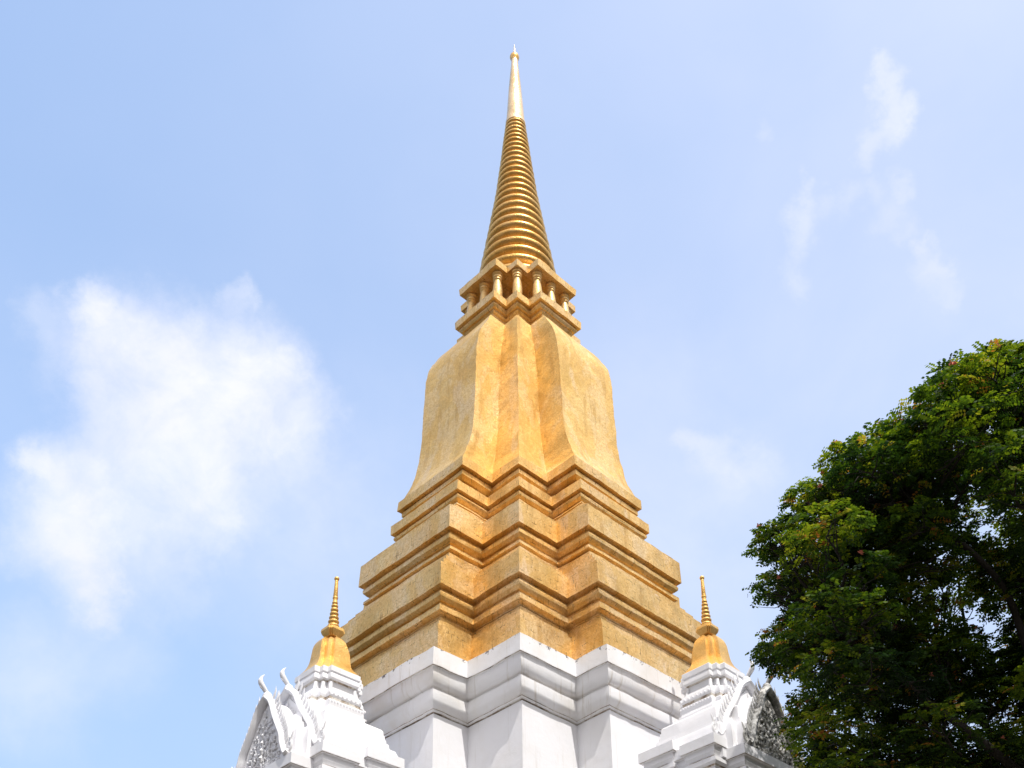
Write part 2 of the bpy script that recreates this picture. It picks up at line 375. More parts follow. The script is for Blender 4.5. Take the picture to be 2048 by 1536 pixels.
# ------------------------------------------------------------------ small stupas on the porticoes
def small_stupa(label, loc):
    w = L2W(*loc)
    t = empty('small_stupa', label, 'small stupa', w, ROT, 'small gold and white stupas on the portico roofs')
    z0 = 14.36
    s = .145
    W = lambda a, z, m=0: (a, s * max(.55, min(1.3, a / .73)), s * max(.55, min(1.3, a / .73)), z - z0, m)
    rings = [W(.70, 14.50), W(.735, 14.47), W(.735, 14.33), W(.70, 14.30), W(.715, 14.27), W(.725, 14.24), W(.725, 14.15), W(.66, 14.12, 1), W(.605, 14.10), W(.605, 13.93), W(.66, 13.89), W(.70, 13.83), W(.71, 13.79, 1), W(.77, 13.77), W(.80, 13.70),
             W(.80, 13.62), W(.77, 13.58, 1), W(.77, 13.50), W(.82, 13.46), W(.82, 13.38), W(.80, 13.30), W(.83, 13.22), W(.88, 13.18), W(.89, 13.10), W(.96, 13.06), W(1.05, 12.99), W(1.06, 12.94), W(1.20, 12.90), W(1.235, 12.85), W(1.26, 12.52),
             W(1.34, 12.48), W(1.36, 12.34), W(1.46, 12.28), W(1.51, 12.15), W(1.53, 11.9), W(1.53, 11.3)]
    mb = MB(); redent(mb, rings, .3, True, True)
    # small brackets and beads under the mouldings
    for zz, aa, rr, sp in ((13.66, .80, .028, .13), (13.42, .82, .022, .09)):
        sx = rings[0][1]
        for k4 in range(4):
            x = -aa + .31
            while x < aa - .29:
                px, py = aa + .006, x
                for _ in range(k4): px, py = -py, px
                sphere(mb, (px, py, zz - z0), rr, 8, 5, 1.4); x += sp
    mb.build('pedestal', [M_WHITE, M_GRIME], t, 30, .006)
    # hanging leaf ornaments on the waist
    for k4 in range(4):
        for px, py in ((.62, .36), (.49, .49), (.36, .62)):
            for _ in range(k4): px, py = -py, px
            mb = MB()
            tube(mb, [(px, py, 14.06 - z0), (px * 1.03, py * 1.03, 13.9 - z0), (px * 1.12, py * 1.12, 13.80 - z0)], [.05, .055, .02], 8)
            mb.build('ornament', [M_WHITE], t, 50)
    B = lambda a, z, q=.19: (a, .10 + (a - .2) * .10, .10 + (a - .2) * .10, z - z0)
    bl = spline([(.16, 0, 15.80), (.20, 0, 15.745), (.29, 0, 15.66), (.385, 0, 15.53), (.435, 0, 15.38), (.455, 0, 15.20), (.475, 0, 15.0), (.50, 0, 14.85), (.56, 0, 14.70), (.64, 0, 14.58), (.70, 0, 14.49)], 4)
    mb = MB(); redent(mb, [B(p.x, p.z) for p in bl], .2, True, True); mb.build('bell', [M_MINI], t, 50, .003)
    mb = MB()
    redent(mb, [(.20, .035, .035, 16.06 - z0), (.245, .04, .04, 16.02 - z0), (.255, .04, .04, 15.94 - z0), (.235, .04, .04, 15.90 - z0), (.15, .03, .03, 15.78 - z0)], .1, True, True)
    mb.build('abacus', [M_MINI], t, 30)
    pr = []
    rr = [(16.14, .150), (16.28, .140), (16.41, .124), (16.535, .112), (16.66, .100), (16.79, .088), (16.90, .074), (17.0, .062)]
    zz = 16.06
    for (za, ra), (zb, _) in zip(rr, rr[1:]):
        h = zb - za
        for k in range(6):
            u = k / 6
            pr.append((ra * (.70 + .34 * math.sin(math.pi * u)), za - .07 + h * u - z0))
    pr = [(.145, 16.02 - z0)] + pr + [(.055, 17.0 - z0), (.07, 17.02 - z0), (.07, 17.06 - z0), (.055, 17.08 - z0)]
    mb = MB(); lathe(mb, pr[::-1], 28); mb.build('ringed_spire', [M_MINI], t, 50)
    mb = MB(); lathe(mb, [(.043, 17.62 - z0), (.048, 17.45 - z0), (.062, 17.06 - z0), (.05, 17.04 - z0)], 20); sphere(mb, (0, 0, 17.66 - z0), .068, 18, 10)
    mb.build('finial', [M_MINI], t, 50)
    return t
small_stupa('small gold bell-shaped stupa on a white pedestal beside the left portico gables', (0, 6.98, 14.40))
small_stupa('small gold bell-shaped stupa on a white pedestal, nearest the dark green tree', (7.06, 0, 14.25))

# ------------------------------------------------------------------ porticoes (own axis +Y = outwards)
def box(mb, x0, x1, y0, y1, z0, z1, mi=0):
    b = len(mb.v)
    mb.v += [(x0, y0, z0), (x1, y0, z0), (x1, y1, z0), (x0, y1, z0), (x0, y0, z1), (x1, y0, z1), (x1, y1, z1), (x0, y1, z1)]
    for f in ((0, 3, 2, 1), (4, 5, 6, 7), (0, 1, 5, 4), (1, 2, 6, 5), (2, 3, 7, 6), (3, 0, 4, 7)):
        uv = []
        for i in f:
            v = mb.v[b + i]; uv.append((v[0] + v[1], v[2]))
        mb.quad([b + i for i in f], uv, mi)
def plan_strip(mb, pts, prof, mi_of=None, close=True):
    """extrudes a vertical profile (offset, z, mat) round an open plan outline pts (x, y)"""
    P = [Vector((x, y)) for x, y in pts]; n = len(P); base = len(mb.v)
    nor = []
    for i in range(n - 1):
        d = (P[i + 1] - P[i]).normalized(); nor.append(Vector((d.y, -d.x)))
    for o, z, *_ in prof:
        for i in range(n):
            if i == 0: q = P[0] + nor[0] * o
            elif i == n - 1: q = P[-1] + nor[-1] * o
            else:
                q = P[i] + (nor[i - 1] + nor[i]) * o
            mb.v.append((q.x, q.y, z))
    vv = 0
    for j in range(len(prof) - 1):
        mi = prof[j][2] if len(prof[j]) > 2 else 0
        dv = math.hypot(prof[j][0] - prof[j + 1][0], prof[j][1] - prof[j + 1][1]); uu = 0
        for i in range(n - 1):
            L = (P[i + 1] - P[i]).length
            a = base + j * n + i; c = base + (j + 1) * n + i
            mb.quad([a, c, c + 1, a + 1], [(uu, vv), (uu, vv - dv), (uu + L, vv - dv), (uu + L, vv)], mi); uu += L + .37
        vv -= dv
def portico(label, rot_world, off, front_mat, loc_dx=0.0):
    t = empty('portico', label, 'portico', off, rot_world, 'white gabled porticoes of the great stupa')
    Wm, Fm = M_WHITE, front_mat
    # three stepped bays, each with its own cornice height, and the body behind them
    def bay(X, yb, yf, zt, z0=-1.6, name='wall'):
        plan = [(0, yb), (X, yb), (X, yf), (-X, yf), (-X, yb), (0, yb)]
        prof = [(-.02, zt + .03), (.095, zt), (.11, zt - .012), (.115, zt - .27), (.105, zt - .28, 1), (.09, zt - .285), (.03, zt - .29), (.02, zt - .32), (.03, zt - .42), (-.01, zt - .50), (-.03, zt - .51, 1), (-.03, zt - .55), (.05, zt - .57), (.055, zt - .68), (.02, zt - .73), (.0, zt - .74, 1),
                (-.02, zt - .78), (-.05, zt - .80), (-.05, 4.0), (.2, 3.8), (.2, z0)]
        mb = MB(); plan_strip(mb, plan, prof)
        b_ = len(mb.v); X2 = X - .02
        mb.v += [(-X2, yb + .02, zt + .03), (X2, yb + .02, zt + .03), (X2, yf - .02, zt + .03), (-X2, yf - .02, zt + .03)]
        mb.quad([b_, b_ + 1, b_ + 2, b_ + 3], [(0, 0), (1, 0), (1, 1), (0, 1)])
        return mb.build(name, [Wm, M_GRIME], t, 30, .007)
    bay(1.28, 7.9, 8.62, 11.42)
    bay(1.75, 7.30, 8.12, 11.72)
    bay(1.66, 6.86, 7.36, 11.70)
    bay(1.79, 6.05, 6.92, 11.95)
    mb = MB(); box(mb, -1.58, 1.58, 4.6, 6.3, -1.6, 11.1); mb.build('wall', [Wm], t, 30)
    def rprof(w, zb, h):           # roof half-profile: bulging then near vertical
        return [(0, zb + h), (.10 * w, zb + h * .965), (.27 * w, zb + h * .87), (.47 * w, zb + h * .70), (.66 * w, zb + h * .47), (.82 * w, zb + h * .24), (.92 * w, zb + h * .08), (.93 * w, zb)]
    def gable(Y, Yback, w, zb, h, mat, lower):
        # roof shell
        rp = rprof(w * .98, zb, h * .93); mb = MB()
        sp = [p for p in spline([(x, 0, z) for x, z in rp], 3)]
        full = [(-p.x, p.z) for p in sp[::-1]] + [(p.x, p.z) for p in sp[1:]]
        n = len(full); b = len(mb.v)
        for x, z in full: mb.v.append((x, Y - .06, z))
        for x, z in full: mb.v.append((x, Yback, z))
        for i in range(n - 1):
            mb.quad([b + i, b + i + 1, b + n + i + 1, b + n + i], [(0, i * .1), (0, i * .1 + .1), (1, i * .1 + .1), (1, i * .1)])
        mb.quad([b + i for i in range(n)][::-1], [(full[i][0], full[i][1]) for i in range(n)][::-1])
        mb.quad([b + n + i for i in range(n)], [(full[i][0], full[i][1]) for i in range(n)])
        mb.build('roof', [Wm], t, 40, .006)
        # pediment panel set back inside the bargeboards, with carved scrollwork
        mb = MB(); b = len(mb.v)
        tri = [(-w * .80, zb), (w * .80, zb), (w * .62, zb + h * .32), (w * .36, zb + h * .62), (0, zb + h * .86), (-w * .36, zb + h * .62), (-w * .62, zb + h * .32)]
        for yy in (Y - .02, Y - .20):
            for x, z in tri: mb.v.append((x, yy, z))
        mb.quad([b + i for i in range(7)], [(x, z) for x, z in tri]); mb.quad([b + 7 + i for i in reversed(range(7))])
        for i in range(7):
            j = (i + 1) % 7; mb.quad([b + i, b + 7 + i, b + 7 + j, b + j])
        ped = mb.build('pediment', [mat], t, 40)
        mb = MB(); R = random.Random(int(Y * 100))
        def curl(cx, cz, r, a0, sgn, yy):
            pts = []; N = 12
            for k in range(N):
                f = k / (N - 1); ang = a0 + sgn * f * 4.6; q = r * (1 - .85 * f)
                pts.append((cx + q * math.cos(ang), yy + .02 + .02 * f, cz + q * math.sin(ang)))
            tube(mb, pts, [.020 + .012 * math.sin(math.pi * k / (N - 1)) for k in range(N)], 6)
        n_rows = 9
        for r_ in range(n_rows):
            f = r_ / n_rows; zz = zb + .08 + f * h * .66; hw = w * (.66 - .58 * f)
            m = max(1, int(hw / .115))
            for k in range(m + 1):
                xx = hw * k / max(1, m)
                rr = R.uniform(.04, .11)
                JX, JZ, AA, SS = R.uniform(-.04, .03), R.uniform(-.05, .05), R.uniform(0, 6.28), R.choice((1, -1))
                for sg in ((1, -1) if xx > .02 else (1,)):
                    curl(sg * (xx + JX), zz + JZ, rr, (AA if sg > 0 else math.pi - AA), -sg * SS, Y - .02)
        for k in range(7):
            f = k / 7; tube(mb, [(0, Y - .01, zb + h * (.10 + .1 * k)), (0, Y + .04, zb + h * (.14 + .1 * k)), (0, Y, zb + h * (.20 + .1 * k))], [.05, .06 - .005 * k, .01], 8)
        mb.build('relief', [mat], ped, 50)
        # bargeboards: wavy serpent rails with a crest of flame fins
        for sg in (1, -1):
            rail = spline([(sg * .02, 0, zb + h * .955), (sg * .24 * w, 0, zb + h * .83), (sg * .42 * w, 0, zb + h * .62), (sg * .60 * w, 0, zb + h * .44), (sg * .74 * w, 0, zb + h * .30), (sg * .80 * w, 0, zb + h * .18), (sg * .95 * w, 0, zb + h * .02), (sg * 1.06 * w, 0, zb + h * .03)], 5)
            mb = MB(); N = len(rail)
            tube(mb, [(p.x, Y + .02, p.z) for p in rail], [.085 - .015 * i / N for i in range(N)], 8, 0, 1.5, (0, 1, 0))
            rb = mb.build('bargeboard', [mat], t, 50)
            mb = MB()
            for i in range(4, N - 2, 2):
                p = rail[i]; d = (rail[i + 1] - rail[i - 1]).normalized(); nrm = Vector((sg * abs(d.z), 0, abs(d.x) + .15)).normalized()
                for sub in (0,):
                    q = Vector((p.x, Y + .02, p.z)) + nrm * .06
                    up = Vector((0, 0, 1)); L = .30 - .06 * (i / N)
                    tube(mb, [q - nrm * .05, q + nrm * L * .30 + up * .02, q + nrm * L * .48 + up * L * .35, q + nrm * L * .46 + up * L * .80], [.050, .052, .032, .004], 6, 0, .5, (0, 1, 0))
            mb.build('crest', [mat], rb, 60)
            # rearing serpent heads at the eaves
            ex_, ez = sg * 1.05 * w, zb + h * .03
            hh = spline([(ex_ - sg * .08, Y + .02, ez - .03), (ex_ + sg * .05, Y + .03, ez + .02), (ex_ + sg * .09, Y + .03, ez + .14), (ex_ + sg * .04, Y + .03, ez + .26), (ex_ + sg * .09, Y + .03, ez + .40), (ex_ + sg * .12, Y + .03, ez + .47)], 3)
            N2 = len(hh)
            mb = MB(); tube(mb, hh, [.055 * (1 - i / N2) ** .6 + .004 for i in range(N2)], 7, 0, .6, (0, 1, 0))
            for k in range(3):
                q = Vector(hh[4 + 3 * k]); tube(mb, [q, q + Vector((-sg * .07, 0, .05)), q + Vector((-sg * .08, 0, .14))], [.03, .02, .003], 6)
            mb.build('eave_finial', [mat], t, 60)
        # apex finial: knob with an upswept horn
        za = zb + h * .97
        mb = MB()
        sphere(mb, (0, Y + .02, za), .12, 12, 8, 1.1)
        hp = spline([(0, Y + .0, za + .05), (0, Y + .10, za + .16), (0, Y + .20, za + .27), (0, Y + .24, za + .36), (0, Y + .22, za + .47), (0, Y + .15, za + .57)], 3)
        N3 = len(hp); tube(mb, hp, [.045 + .022 * math.sin(math.pi * min(1, i / (N3 - 4))) if i < N3 - 5 else .006 + .044 * (N3 - 1 - i) / 5 for i in range(N3)], 8)
        tube(mb, [(0, Y + .13, za + .20), (0, Y + .21, za + .19), (0, Y + .26, za + .22)], [.035, .028, .004], 6)
        mb.build('apex_finial', [mat], t, 60)
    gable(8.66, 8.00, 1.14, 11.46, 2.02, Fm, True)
    gable(8.10, 7.45, 1.55, 11.74, 2.17, Wm, False)
    return t
ang = lambda v: math.atan2(v.y, v.x) - math.pi / 2
portico('white portico with two stepped gables, on the left side of the stupa', ang(ey), (AX[0], AX[1], EYE), M_WHITE)
portico('white portico with a weathered front gable darkened for tree shade, partly hidden by tree leaves', ang(ex), (AX[0], AX[1], EYE), M_MOULD_SHADE)

# ------------------------------------------------------------------ ground
m, nt, b = newmat('courtyard_paving'); g = NT(nt)
tc = g.n('ShaderNodeTexCoord')
c = g.ramp(g.noise(tc.outputs['Object'], .35, 6, .6), [(.3, (.06, .052, .04)), (.7, (.11, .09, .065))])
br = g.n('ShaderNodeTexBrick', _Scale=1.0, _Mortar_Size=.012, _Brick_Width=.6, _Row_Height=.6, offset=.0); g.l(tc.outputs['Object'], br.inputs['Vector'])
g.l(g.mix(g.math('MULTIPLY', br.outputs['Fac'], .6), c, (.14, .13, .11)), b.inputs['Base Color']); b.inputs['Roughness'].default_value = .8
mb = MB(); mb.v = [(-900, -900, 0), (900, -900, 0), (900, 900, 0), (-900, 900, 0)]; mb.quad([0, 1, 2, 3], [(0, 0), (1, 0), (1, 1), (0, 1)])
gr = mb.build('ground', [m], None, smooth=False); gr['kind'] = 'structure'

# ------------------------------------------------------------------ the tree on the right
LOBES = [(9.56,17.58,17.47,0.28),(8.72,17.75,17.50,0.39),(9.03,17.81,17.56,0.26),(8.76,17.37,17.06,0.29),(8.51,17.34,16.99,0.31),(7.87,16.73,16.23,0.29),(8.17,17.25,16.80,0.41),(7.61,17.16,16.57,0.27),(7.24,17.33,16.47,0.24),(7.92,18.13,17.53,0.31),(7.53,17.94,17.14,0.37),(7.18,17.55,16.16,0.36),(7.28,18.23,16.78,0.34),(6.67,17.56,15.94,0.41),(6.67,17.35,15.56,0.27),(6.38,17.77,15.49,0.24),(6.54,18.65,16.36,0.34),(6.19,18.11,15.84,0.33),(5.74,18.53,16.03,0.24),(5.96,18.44,16.04,0.35),(5.13,18.13,15.31,0.40),(5.34,18.26,15.56,0.27),(5.48,18.92,15.72,0.39),(5.47,18.49,15.67,0.33),(4.95,19.13,15.27,0.41),(4.79,18.90,15.16,0.39),(4.72,18.49,14.79,0.28),(4.50,18.34,14.51,0.28),(4.45,18.92,14.96,0.36),(4.24,18.23,14.43,0.27),(4.35,18.68,14.80,0.36),(4.09,18.78,14.11,0.34),(4.26,19.78,14.79,0.41),(3.69,18.65,13.94,0.35),(3.59,19.02,14.02,0.40),(3.65,18.70,13.78,0.37),(3.78,19.74,14.32,0.31),(3.51,19.13,13.95,0.32),(3.81,19.15,13.05,0.39),(4.05,19.09,13.57,0.41),(4.07,20.46,13.84,0.25),(3.82,20.44,13.86,0.33),(3.67,20.17,13.54,0.34),(3.61,20.00,13.43,0.27),(3.60,19.49,13.08,0.26),(4.17,20.20,13.37,0.40),(4.32,20.64,13.15,0.39),(3.84,20.60,12.70,0.32),(3.65,19.91,11.96,0.27),(3.77,20.88,12.72,0.31),(3.62,20.41,12.04,0.34),(3.59,20.81,12.38,0.27),(3.55,20.34,12.10,0.34),(3.55,20.79,12.29,0.25),(3.97,21.13,12.18,0.25),(4.07,20.92,12.07,0.29),(4.22,20.18,11.57,0.31),(4.41,21.13,11.29,0.41),(4.32,21.38,11.11,0.29),(4.19,21.83,11.28,0.27),(4.07,21.21,10.85,0.40),(4.21,21.49,10.28,0.32),(4.37,22.03,10.96,0.28),(4.45,22.31,10.41,0.39),(4.41,21.55,10.44,0.29),(4.29,21.26,9.91,0.25),(4.63,22.05,10.11,0.30),(4.29,21.14,9.62,0.42),(4.71,22.34,9.67,0.36),(4.88,22.63,9.40,0.25),(8.90,17.88,17.19,0.66),(10.01,18.48,17.58,0.57),(7.25,16.81,15.69,0.64),(8.58,17.94,16.52,0.86),(9.01,17.94,16.67,0.68),(10.14,18.13,16.80,0.79),(11.16,18.03,16.37,0.76),(7.75,18.58,16.69,0.55),(8.17,18.49,16.63,0.58),(8.61,17.54,15.65,0.58),(9.95,18.83,16.68,0.79),(10.15,18.15,15.99,0.89),(10.81,18.31,16.23,0.77),(12.10,17.93,15.74,0.54),(5.61,17.49,14.99,0.51),(6.41,18.21,15.50,0.69),(6.86,18.02,15.44,0.81),(7.55,17.43,14.93,0.68),(8.10,17.49,14.61,0.67),(9.10,18.50,15.46,0.70),(10.21,18.95,15.86,0.89),(11.57,19.17,15.85,0.79),(6.16,19.08,15.69,0.62),(7.13,19.62,15.87,0.74),(7.65,19.25,15.45,0.85),(8.34,19.14,15.74,0.58),(9.08,19.14,15.61,0.77),(9.17,18.15,14.68,0.90),(12.64,18.60,15.02,0.51),(5.21,19.79,15.51,0.62),(5.67,18.88,14.73,0.68),(6.18,18.93,14.68,0.85),(7.19,19.53,15.07,0.63),(9.35,19.57,15.30,0.76),(10.69,19.23,14.57,0.86),(11.15,19.16,14.77,0.82),(4.83,19.08,14.47,0.56),(5.54,20.02,15.04,0.62),(6.12,20.04,14.85,0.72),(6.66,19.12,14.10,0.71),(9.74,20.11,14.66,0.66),(13.18,19.79,14.28,0.60),(4.63,20.15,14.38,0.65),(4.68,18.89,13.66,0.74),(5.54,19.01,13.42,0.89),(6.08,19.10,13.51,0.75),(7.11,19.47,14.06,0.78),(8.93,19.17,13.52,0.59),(9.47,19.23,13.46,0.61),(12.00,19.92,13.97,0.58),(4.71,20.03,13.71,0.66),(5.59,20.17,13.68,0.89),(6.41,20.41,14.07,0.74),(6.40,18.73,12.93,0.83),(7.30,19.87,13.23,0.76),(8.29,20.32,13.69,0.90),(8.51,19.46,13.13,0.58),(9.44,20.11,13.64,0.61),(4.80,19.36,12.70,0.84),(5.49,19.62,12.73,0.61),(6.38,20.40,13.33,0.84),(8.62,19.37,12.39,0.67),(9.46,19.64,12.54,0.61),(11.55,19.86,12.53,0.69),(4.54,19.59,12.25,0.83),(5.22,19.91,12.45,0.86),(5.56,19.55,11.92,0.86),(9.22,20.27,12.25,0.74),(10.55,19.74,11.82,0.66),(12.29,21.00,12.60,0.58),(12.77,20.57,12.07,0.61),(4.20,20.62,12.36,0.56),(4.95,20.08,11.78,0.88),(5.75,20.88,12.47,0.57),(6.28,20.87,12.17,0.88),(7.10,20.57,12.12,0.59),(7.82,20.82,12.12,0.57),(9.25,21.12,11.96,0.89),(9.57,20.73,11.85,0.71),(12.26,21.42,12.33,0.56),(5.39,21.00,11.91,0.56),(6.09,21.56,11.78,0.66),(6.89,21.15,11.84,0.82),(7.12,20.84,11.61,0.90),(8.12,21.60,11.89,0.61),(9.00,21.45,11.62,0.67),(9.14,20.31,11.22,0.83),(11.00,20.00,10.71,0.84),(12.87,20.93,11.32,0.68),(4.75,20.42,10.90,0.79),(5.38,20.22,10.82,0.66),(6.13,20.67,10.87,0.64),(6.86,20.90,10.80,0.71),(7.87,21.62,11.31,0.55),(8.82,21.24,10.94,0.78),(10.09,21.78,11.28,0.88),(9.93,20.39,10.65,0.57),(10.65,20.35,10.31,0.80),(11.39,20.80,10.59,0.68),(11.92,20.23,10.18,0.82),(13.23,21.64,11.01,0.77),(13.29,20.53,10.31,0.48),(4.49,22.21,11.20,0.49),(5.24,22.29,10.94,0.77),(6.51,21.08,10.60,0.60),(7.55,22.05,10.92,0.84),(9.47,22.03,10.65,0.88),(10.38,22.29,10.71,0.66),(4.94,21.50,10.15,0.82),(6.03,20.81,9.71,0.90),(6.65,21.33,9.90,0.57),(7.15,20.73,9.65,0.58),(7.91,20.75,9.62,0.66),(9.16,22.58,10.23,0.86),(10.06,21.04,9.71,0.75),(10.98,21.54,9.95,0.79),(5.33,22.65,10.19,0.70),(5.66,21.83,9.59,0.55),(6.39,21.66,9.66,0.66),(7.25,21.45,9.54,0.56),(7.72,21.55,9.44,0.62),(8.81,22.81,9.74,0.73),(9.67,22.79,9.94,0.56),(5.38,21.60,8.92,0.78),(6.29,23.30,9.43,0.84),(6.88,22.32,9.23,0.82),(7.32,21.93,8.91,0.68),(7.93,21.94,8.85,0.75),(9.09,22.76,9.06,0.81),(10.43,21.40,8.46,0.82),(12.49,22.68,9.10,0.64),(6.53,22.03,8.67,0.74),(6.95,21.70,8.18,0.52),(7.67,22.18,8.54,0.73),(8.82,22.92,8.62,0.63),(9.58,23.14,8.79,0.76),(9.91,22.78,8.62,0.63),(11.99,23.02,8.35,0.81),(7.47,17.00,16.12,0.50),(7.66,16.15,15.57,0.55),(8.43,16.06,15.19,0.65),(6.89,16.48,15.23,0.58),(7.67,17.30,15.83,0.62),(8.48,16.78,15.27,0.69),(9.19,16.96,15.48,0.74),(6.57,17.17,15.02,0.66),(6.97,16.13,14.12,0.80),(8.78,18.59,16.13,0.77),(9.13,17.75,15.47,0.74),(9.87,16.40,14.08,0.70),(5.29,17.05,14.15,0.66),(6.11,17.85,14.65,0.90),(6.54,16.79,13.95,0.66),(7.34,17.16,14.03,0.57),(7.65,16.17,13.22,0.77),(9.60,18.26,14.84,0.57),(9.09,16.56,13.36,0.63),(5.09,18.15,14.51,0.53),(5.88,17.75,14.04,0.83),(6.73,18.77,14.84,0.87),(8.13,16.57,12.91,0.81),(10.03,17.56,13.36,0.84),(11.01,17.15,13.16,0.89),(4.24,17.07,12.71,0.68),(5.54,19.27,14.21,0.89),(6.16,17.75,13.20,0.65),(8.85,17.69,12.88,0.83),(10.38,18.05,13.09,0.82),(12.02,18.09,13.12,0.63),(4.32,18.02,13.00,0.62),(5.36,19.05,13.54,0.58),(5.82,18.61,13.33,0.83),(6.83,19.28,13.55,0.76),(8.64,19.92,13.89,0.66),(8.76,18.36,12.76,0.69),(9.70,19.34,13.33,0.88),(11.20,19.29,13.17,0.89),(4.80,20.06,13.48,0.71),(4.96,17.66,11.98,0.62),(6.18,19.56,12.95,0.76),(8.79,20.13,13.48,0.87),(9.37,19.33,12.53,0.66),(12.61,20.00,12.95,0.76),(13.06,19.11,12.30,0.54),(4.23,17.61,11.29,0.61),(4.85,17.61,11.16,0.57),(6.10,19.61,12.36,0.82),(9.44,20.10,12.45,0.73),(10.25,20.20,12.52,0.76),(10.12,18.27,11.38,0.82),(12.10,19.28,11.86,0.73),(4.34,19.35,11.54,0.85),(5.04,19.13,11.53,0.59),(5.83,20.43,11.98,0.66),(6.74,19.82,11.70,0.86),(9.41,20.68,12.25,0.57),(9.86,18.92,10.99,0.83),(11.57,20.53,11.86,0.76),(12.84,19.92,11.37,0.80),(4.29,18.27,10.46,0.61),(4.79,18.37,10.24,0.79),(5.77,18.70,10.42,0.57),(6.83,19.71,11.13,0.83),(8.13,20.97,11.77,0.72),(8.57,20.83,11.26,0.84),(8.42,18.52,10.00,0.82),(10.27,20.81,11.22,0.76),(11.34,19.67,10.66,0.74),(12.21,19.93,10.63,0.79),(4.89,19.22,10.30,0.57),(6.02,21.08,11.08,0.57),(6.41,20.14,10.54,0.70),(7.99,20.56,10.78,0.59),(9.09,20.80,10.80,0.66),(11.39,20.57,10.60,0.70),(4.47,20.05,9.85,0.80),(6.58,21.72,10.81,0.82),(6.38,19.01,9.35,0.84),(8.52,20.75,9.97,0.75),(8.51,18.99,9.20,0.83),(10.21,21.58,10.45,0.69),(11.80,21.21,9.94,0.65),(11.83,20.28,9.59,0.58),(4.68,19.79,8.96,0.65),(5.85,21.50,10.02,0.61),(6.23,20.02,9.14,0.62),(7.28,21.62,9.64,0.64),(7.86,20.17,9.18,0.76),(8.35,20.41,9.13,0.86),(9.01,20.27,8.96,0.74),(10.53,21.72,9.88,0.74),(4.94,20.14,8.42,0.78),(5.81,20.01,8.51,0.68),(6.56,20.77,8.99,0.86),(7.89,22.57,9.39,0.73),(7.94,19.93,8.31,0.72),(8.96,20.58,8.58,0.61),(9.82,21.12,8.60,0.57),(9.84,19.82,8.10,0.71),(11.90,21.91,9.12,0.81),(5.33,20.73,8.16,0.58),(6.23,21.07,8.38,0.70),(7.45,22.38,8.78,0.56),(7.61,20.42,8.01,0.59),(8.98,22.54,8.61,0.79),(11.33,21.92,8.39,0.79),(8.63,20.96,7.52,0.55),(9.91,20.28,6.99,0.60),(8.26,18.79,17.46,0.74),(9.67,19.18,17.97,0.82),(10.30,18.57,17.57,0.68),(8.22,20.46,18.01,0.75),(9.37,20.04,17.74,0.66),(9.68,19.25,17.01,0.60),(11.40,20.58,18.34,0.68),(12.66,19.22,16.94,0.65),(6.24,20.01,16.91,0.57),(7.50,20.97,17.73,0.59),(8.09,19.75,16.57,0.74),(9.67,21.24,17.66,0.86),(9.76,19.47,16.40,0.71),(6.64,19.92,15.80,0.65),(7.83,21.26,16.70,0.61),(9.68,20.87,16.67,0.60),(10.61,20.38,16.12,0.67),(12.00,19.73,15.17,0.88),(5.23,20.66,15.75,0.80),(6.16,20.99,15.83,0.60),(7.18,21.08,15.85,0.71),(7.82,20.39,15.16,0.57),(9.32,21.44,16.04,0.85),(11.41,20.37,14.92,0.74),(12.28,20.20,14.90,0.57),(5.88,21.82,15.57,0.76),(6.78,21.91,15.43,0.58),(8.39,21.09,14.72,0.62),(8.90,19.97,14.12,0.57),(10.36,21.16,14.77,0.60),(5.16,22.65,14.95,0.64),(6.31,21.55,14.54,0.60),(8.39,22.40,14.69,0.69),(8.75,20.70,13.48,0.64),(9.46,20.78,13.44,0.82),(11.22,22.64,14.53,0.70),(14.91,21.77,13.74,0.52),(4.57,21.60,13.52,0.50),(5.41,20.97,13.02,0.67),(6.71,22.08,13.70,0.77),(7.27,21.17,12.95,0.69),(9.61,20.69,12.71,0.73),(11.25,21.75,13.17,0.56),(12.58,22.48,13.64,0.65),(12.38,20.86,12.39,0.58),(3.96,20.69,12.10,0.48),(5.35,22.96,13.28,0.75),(5.88,21.81,12.83,0.72),(7.46,23.15,13.42,0.82),(7.89,21.94,12.65,0.59),(10.13,23.09,13.44,0.74),(11.00,22.81,13.15,0.76),(11.29,21.74,12.15,0.83),(13.12,22.73,12.94,0.76),(13.59,22.32,12.55,0.62),(5.74,24.00,12.86,0.57),(6.47,22.96,12.42,0.87),(7.80,23.93,12.92,0.67),(7.87,21.67,11.54,0.68),(9.03,22.01,11.87,0.89),(10.72,23.65,12.68,0.85),(11.37,23.04,12.35,0.73),(14.39,23.09,12.04,0.62),(4.99,22.83,11.76,0.75),(7.09,23.85,11.74,0.66),(8.05,24.09,11.88,0.89),(10.03,23.55,11.52,0.78),(11.21,24.06,11.71,0.75),(12.00,23.80,11.43,0.66),(12.56,22.56,10.91,0.77),(14.41,24.14,11.79,0.87),(14.45,23.00,11.23,0.66),(5.64,24.29,11.45,0.79),(6.27,22.81,10.68,0.79),(6.99,22.25,10.36,0.63),(8.45,23.66,10.90,0.88),(9.71,24.75,11.17,0.87),(10.42,24.37,10.92,0.87),(13.66,24.32,10.87,0.81),(5.58,22.96,9.82,0.85),(7.34,24.97,10.55,0.68),(7.33,22.74,9.81,0.86),(8.95,23.69,10.09,0.65),(9.30,22.70,9.48,0.72),(10.62,23.68,9.79,0.71),(11.09,22.62,9.36,0.59),(11.85,22.62,9.47,0.88),(6.25,24.53,9.70,0.61),(7.02,23.42,9.22,0.64),(8.60,25.24,9.82,0.80),(9.58,25.16,9.90,0.67),(9.94,23.80,9.00,0.73),(11.78,23.81,9.15,0.87),(10.79,24.72,8.86,0.65),(11.25,23.62,8.23,0.62)]
LOBES = [(x, y, z + EYE, r) for x, y, z, r in LOBES]
